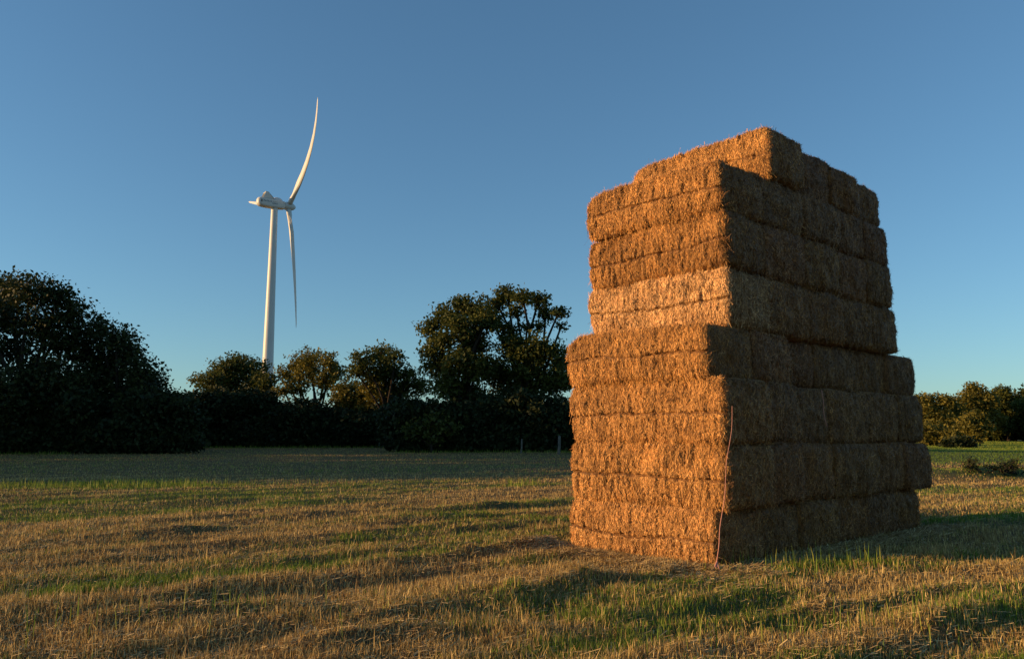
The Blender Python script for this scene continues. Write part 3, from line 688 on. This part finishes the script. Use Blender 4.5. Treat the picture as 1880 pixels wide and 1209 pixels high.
# ---------------------------------------------------------------- wind turbine
TD = 262.
hub = at(530, 379, TD)
view = np.array((hub[0], hub[1], 0)); view /= np.linalg.norm(view); right = np.array((view[1], -view[0], 0))
ax_ = .94*right+.34*view; side = -.34*right+.94*view; up = np.array((0, 0, 1.))     # rotor axis, away direction
tw_top = at(503.5, 388, TD); tx, ty = tw_top[0], tw_top[1]
# the tower stands on the rotor axis line behind the hub
ov = 4.9
tc_ = hub-ax_*ov; tx, ty = tc_[0], tc_[1]
gz = float(terrain(np.array([tx]), np.array([ty]))[0])
T0 = np.array((tx, ty, gz)); T = empty('wind_turbine', T0)
tag(T, 'tall white three bladed wind turbine standing behind the oaks', 'wind turbine')
topz = hub[2]-1.45
prof = [(0, 2.15), (.25, 1.9), (.5, 1.6), (.75, 1.32), (1, 1.1)]
V, Fc = tube([(0, 0, -1+(topz-gz+1)*t) for t, r in prof], [r for t, r in prof], 32); build('tower', V, [Fc], M_WHITE, T, smooth=True)
def loc(a, s, z): return (np.array(hub)-T0)+ax_*a*.91+side*s*.88+up*z*.86         # a along axis from hub, s away from viewer, z up
def loft(secs, closed=True):
    """secs: list of (m,3) rings"""
    m = len(secs[0]); V = np.concatenate(secs); Fc = []
    for i in range(len(secs)-1):
        for k in range(m):
            k2 = (k+1) % m; Fc.append((i*m+k, i*m+k2, (i+1)*m+k2, (i+1)*m+k))
    V = np.concatenate([V, [secs[0].mean(0)], [secs[-1].mean(0)]]); c0, c1 = len(V)-2, len(V)-1
    tri = [(c0, (k+1) % m, k) for k in range(m)]+[(c1, (len(secs)-1)*m+k, (len(secs)-1)*m+(k+1) % m) for k in range(m)]
    return V, np.array(Fc), np.array(tri)
def sq_ring(a, hw, zlo, zhi, p=5, m=28):
    th = np.arange(m)*2*math.pi/m; c, s = np.cos(th), np.sin(th)
    y = np.sign(c)*np.abs(c)**(2/p)*hw; z = (zlo+zhi)/2+np.sign(s)*np.abs(s)**(2/p)*(zhi-zlo)/2
    return np.array([loc(a, yy, zz) for yy, zz in zip(y, z)])
rings = [sq_ring(-1.6, 1.35, -1.35, 1.25, 3), sq_ring(-2.0, 1.6, -1.65, 1.45, 4), sq_ring(-5, 1.75, -1.9, 1.6, 6), sq_ring(-9.2, 1.75, -1.9, 1.7, 6), sq_ring(-11.0, 1.7, -1.8, 1.65, 4.5), sq_ring(-11.8, 1.45, -1.45, 1.4, 3), sq_ring(-12.1, .8, -.8, .8, 2.5)]
V, Fc, tri = loft(rings); build('nacelle', V, [Fc, tri], M_WHITE, T, smooth=True)
# hooded cooler intake at the rear of the roof: two cheeks and a sloping lid, open to the rear
def slab(poly, s0, s1):
    n = len(poly); V = [loc(a, s0, z) for a, z in poly]+[loc(a, s1, z) for a, z in poly]
    F4 = [(k, (k+1) % n, n+(k+1) % n, n+k) for k in range(n)]
    return np.array(V), np.array(F4), [list(range(n))[::-1], list(range(n, 2*n))]
hn = []
for s0, s1, poly in ((-1.62, -1.45, [(-10.3, 1.55), (-9.3, 4.0), (-8.4, 3.9), (-6.3, 1.55)]), (1.45, 1.62, [(-10.3, 1.55), (-9.3, 4.0), (-8.4, 3.9), (-6.3, 1.55)])):
    V, F4, caps = slab(poly, s0, s1); hn.append((V, F4)); 
    hn.append((V, np.array(caps)))
V, F4, caps = slab([(-9.4, 3.85), (-9.4, 4.05), (-8.4, 3.97), (-6.1, 1.66), (-6.1, 1.5), (-8.4, 3.8)], -1.64, 1.64)
hn.append((V, F4))
V, Fc = merge(hn); build('cooler_hood', V, [Fc], M_WHITE, T)
V, F4, caps = slab([(-9.2, 1.5), (-8.6, 3.75), (-8.4, 3.75), (-8.9, 1.5)], -1.44, 1.44); V2, F2 = merge([(V, F4), (V, np.array(caps))]); build('cooler_grille', V2, [F2], M_GREY, T)
# roof dome on the far shoulder
th = np.linspace(0, math.pi, 9); rr_s = []
for t in th:
    a = -4.0-2.2*math.cos(t); r = max(.02, math.sin(t))
    rr_s.append(np.array([loc(a, 1.0+.85*r*math.cos(q), 1.35+1.9*r*max(0, math.sin(q))) for q in np.arange(12)*2*math.pi/12]))
V, Fc, tri = loft(rr_s); build('roof_dome', V, [Fc, tri], M_WHITE, T, smooth=True)
# spinner
sp = [(-1.7, 1.3), (-1.2, 1.65), (0, 1.75), (1.0, 1.6), (1.9, 1.15), (2.5, .6), (2.75, .15)]
V, Fc, tri = loft([np.array([loc(a, r*math.cos(q), r*math.sin(q)) for q in np.arange(24)*2*math.pi/24]) for a, r in sp]); build('spinner', V, [Fc, tri], M_WHITE, T, smooth=True)
# blurred dark lettering on the near side of the nacelle
mk = []
def mark(a0, a1, z0, z1, slant=0):
    n0 = len(mk)
    V = np.array([loc(a0, -1.765, z0), loc(a1, -1.765, z0), loc(a1+slant, -1.765, z1), loc(a0+slant, -1.765, z1),
                  loc(a0, -1.745, z0), loc(a1, -1.745, z0), loc(a1+slant, -1.745, z1), loc(a0+slant, -1.745, z1)])
    mk.append((V, np.array([(0, 1, 2, 3), (7, 6, 5, 4), (0, 4, 5, 1), (1, 5, 6, 2), (2, 6, 7, 3), (3, 7, 4, 0)])))
mark(-11.0, -10.6, -.45, .65)
for k, (w_, hlo, hhi) in enumerate([(.42, -.1, .5), (.3, -.1, .35), (.34, -.1, .5), (.3, -.1, .5), (.32, -.1, .38), (.3, -.1, .5)]):
    a0 = -10.1+k*.55; mark(a0, a0+.13, hlo, hhi); mark(a0+.13, a0+w_, hhi-.13, hhi); mark(a0+.13, a0+w_, .12, .22)
for k in range(4): a0 = -6.7+k*.45; mark(a0, a0+.3, .32, .46)
for k in range(4): a0 = -6.8+k*.52; mark(a0, a0+.15, -.55, .08, .1); mark(a0+.16, a0+.42, -.55, -.38)
V, Fc = merge(mk); build('lettering', V, [Fc], M_INK, T)
# blades
R = 43.0
def blade(theta, c1, c2, tf=1.0, name='blade'):
    rad = math.cos(theta)*up+math.sin(theta)*side; tan = -math.sin(theta)*up+math.cos(theta)*side
    secs = []
    for t in [0, .02, .045, .09, .15, .2, .3, .42, .55, .68, .8, .9, .96, 1.0]:
        ch = np.interp(t, [0, .045, .2, .5, .8, .96, 1], [1.5, 1.5, 2.4, 1.8, 1.15, .7, .12])
        tk = np.interp(t, [0, .045, .2, .5, 1], [1.9, 1.9, .85, .4, .05])
        tws = tf*math.radians(np.interp(t, [0, .2, .5, 1], [30, 28, 20, 12]))
        c0 = (np.array(hub)-T0)+rad*(1.3+t*(R-1.3))+ax_*(c1*t-c2*t*t)
        cd = math.cos(tws)*tan-math.sin(tws)*ax_; nd = np.cross(rad, cd)
        ring = []
        for q in np.arange(16)*2*math.pi/16:
            x_ = math.cos(q); fx = (x_*.5-(.18 if t > .1 else .18*t/.1))*ch
            fy = math.sin(q)*tk*.5*(1 if t < .05 else (.55+.45*x_ if x_ < 0 else 1))
            ring.append(c0+cd*-fx+nd*fy)
        secs.append(np.array(ring))
    V, Fc, tri = loft(secs)
    return build(name, V, [Fc, tri], M_WHITE, T, smooth=True)
blade(math.radians(-53), 4.6, 9.2, .8); blade(math.radians(74), -1, 0); blade(math.radians(187), 4.0, 1.7, -.5)
for o in T.children:
    me = o.data
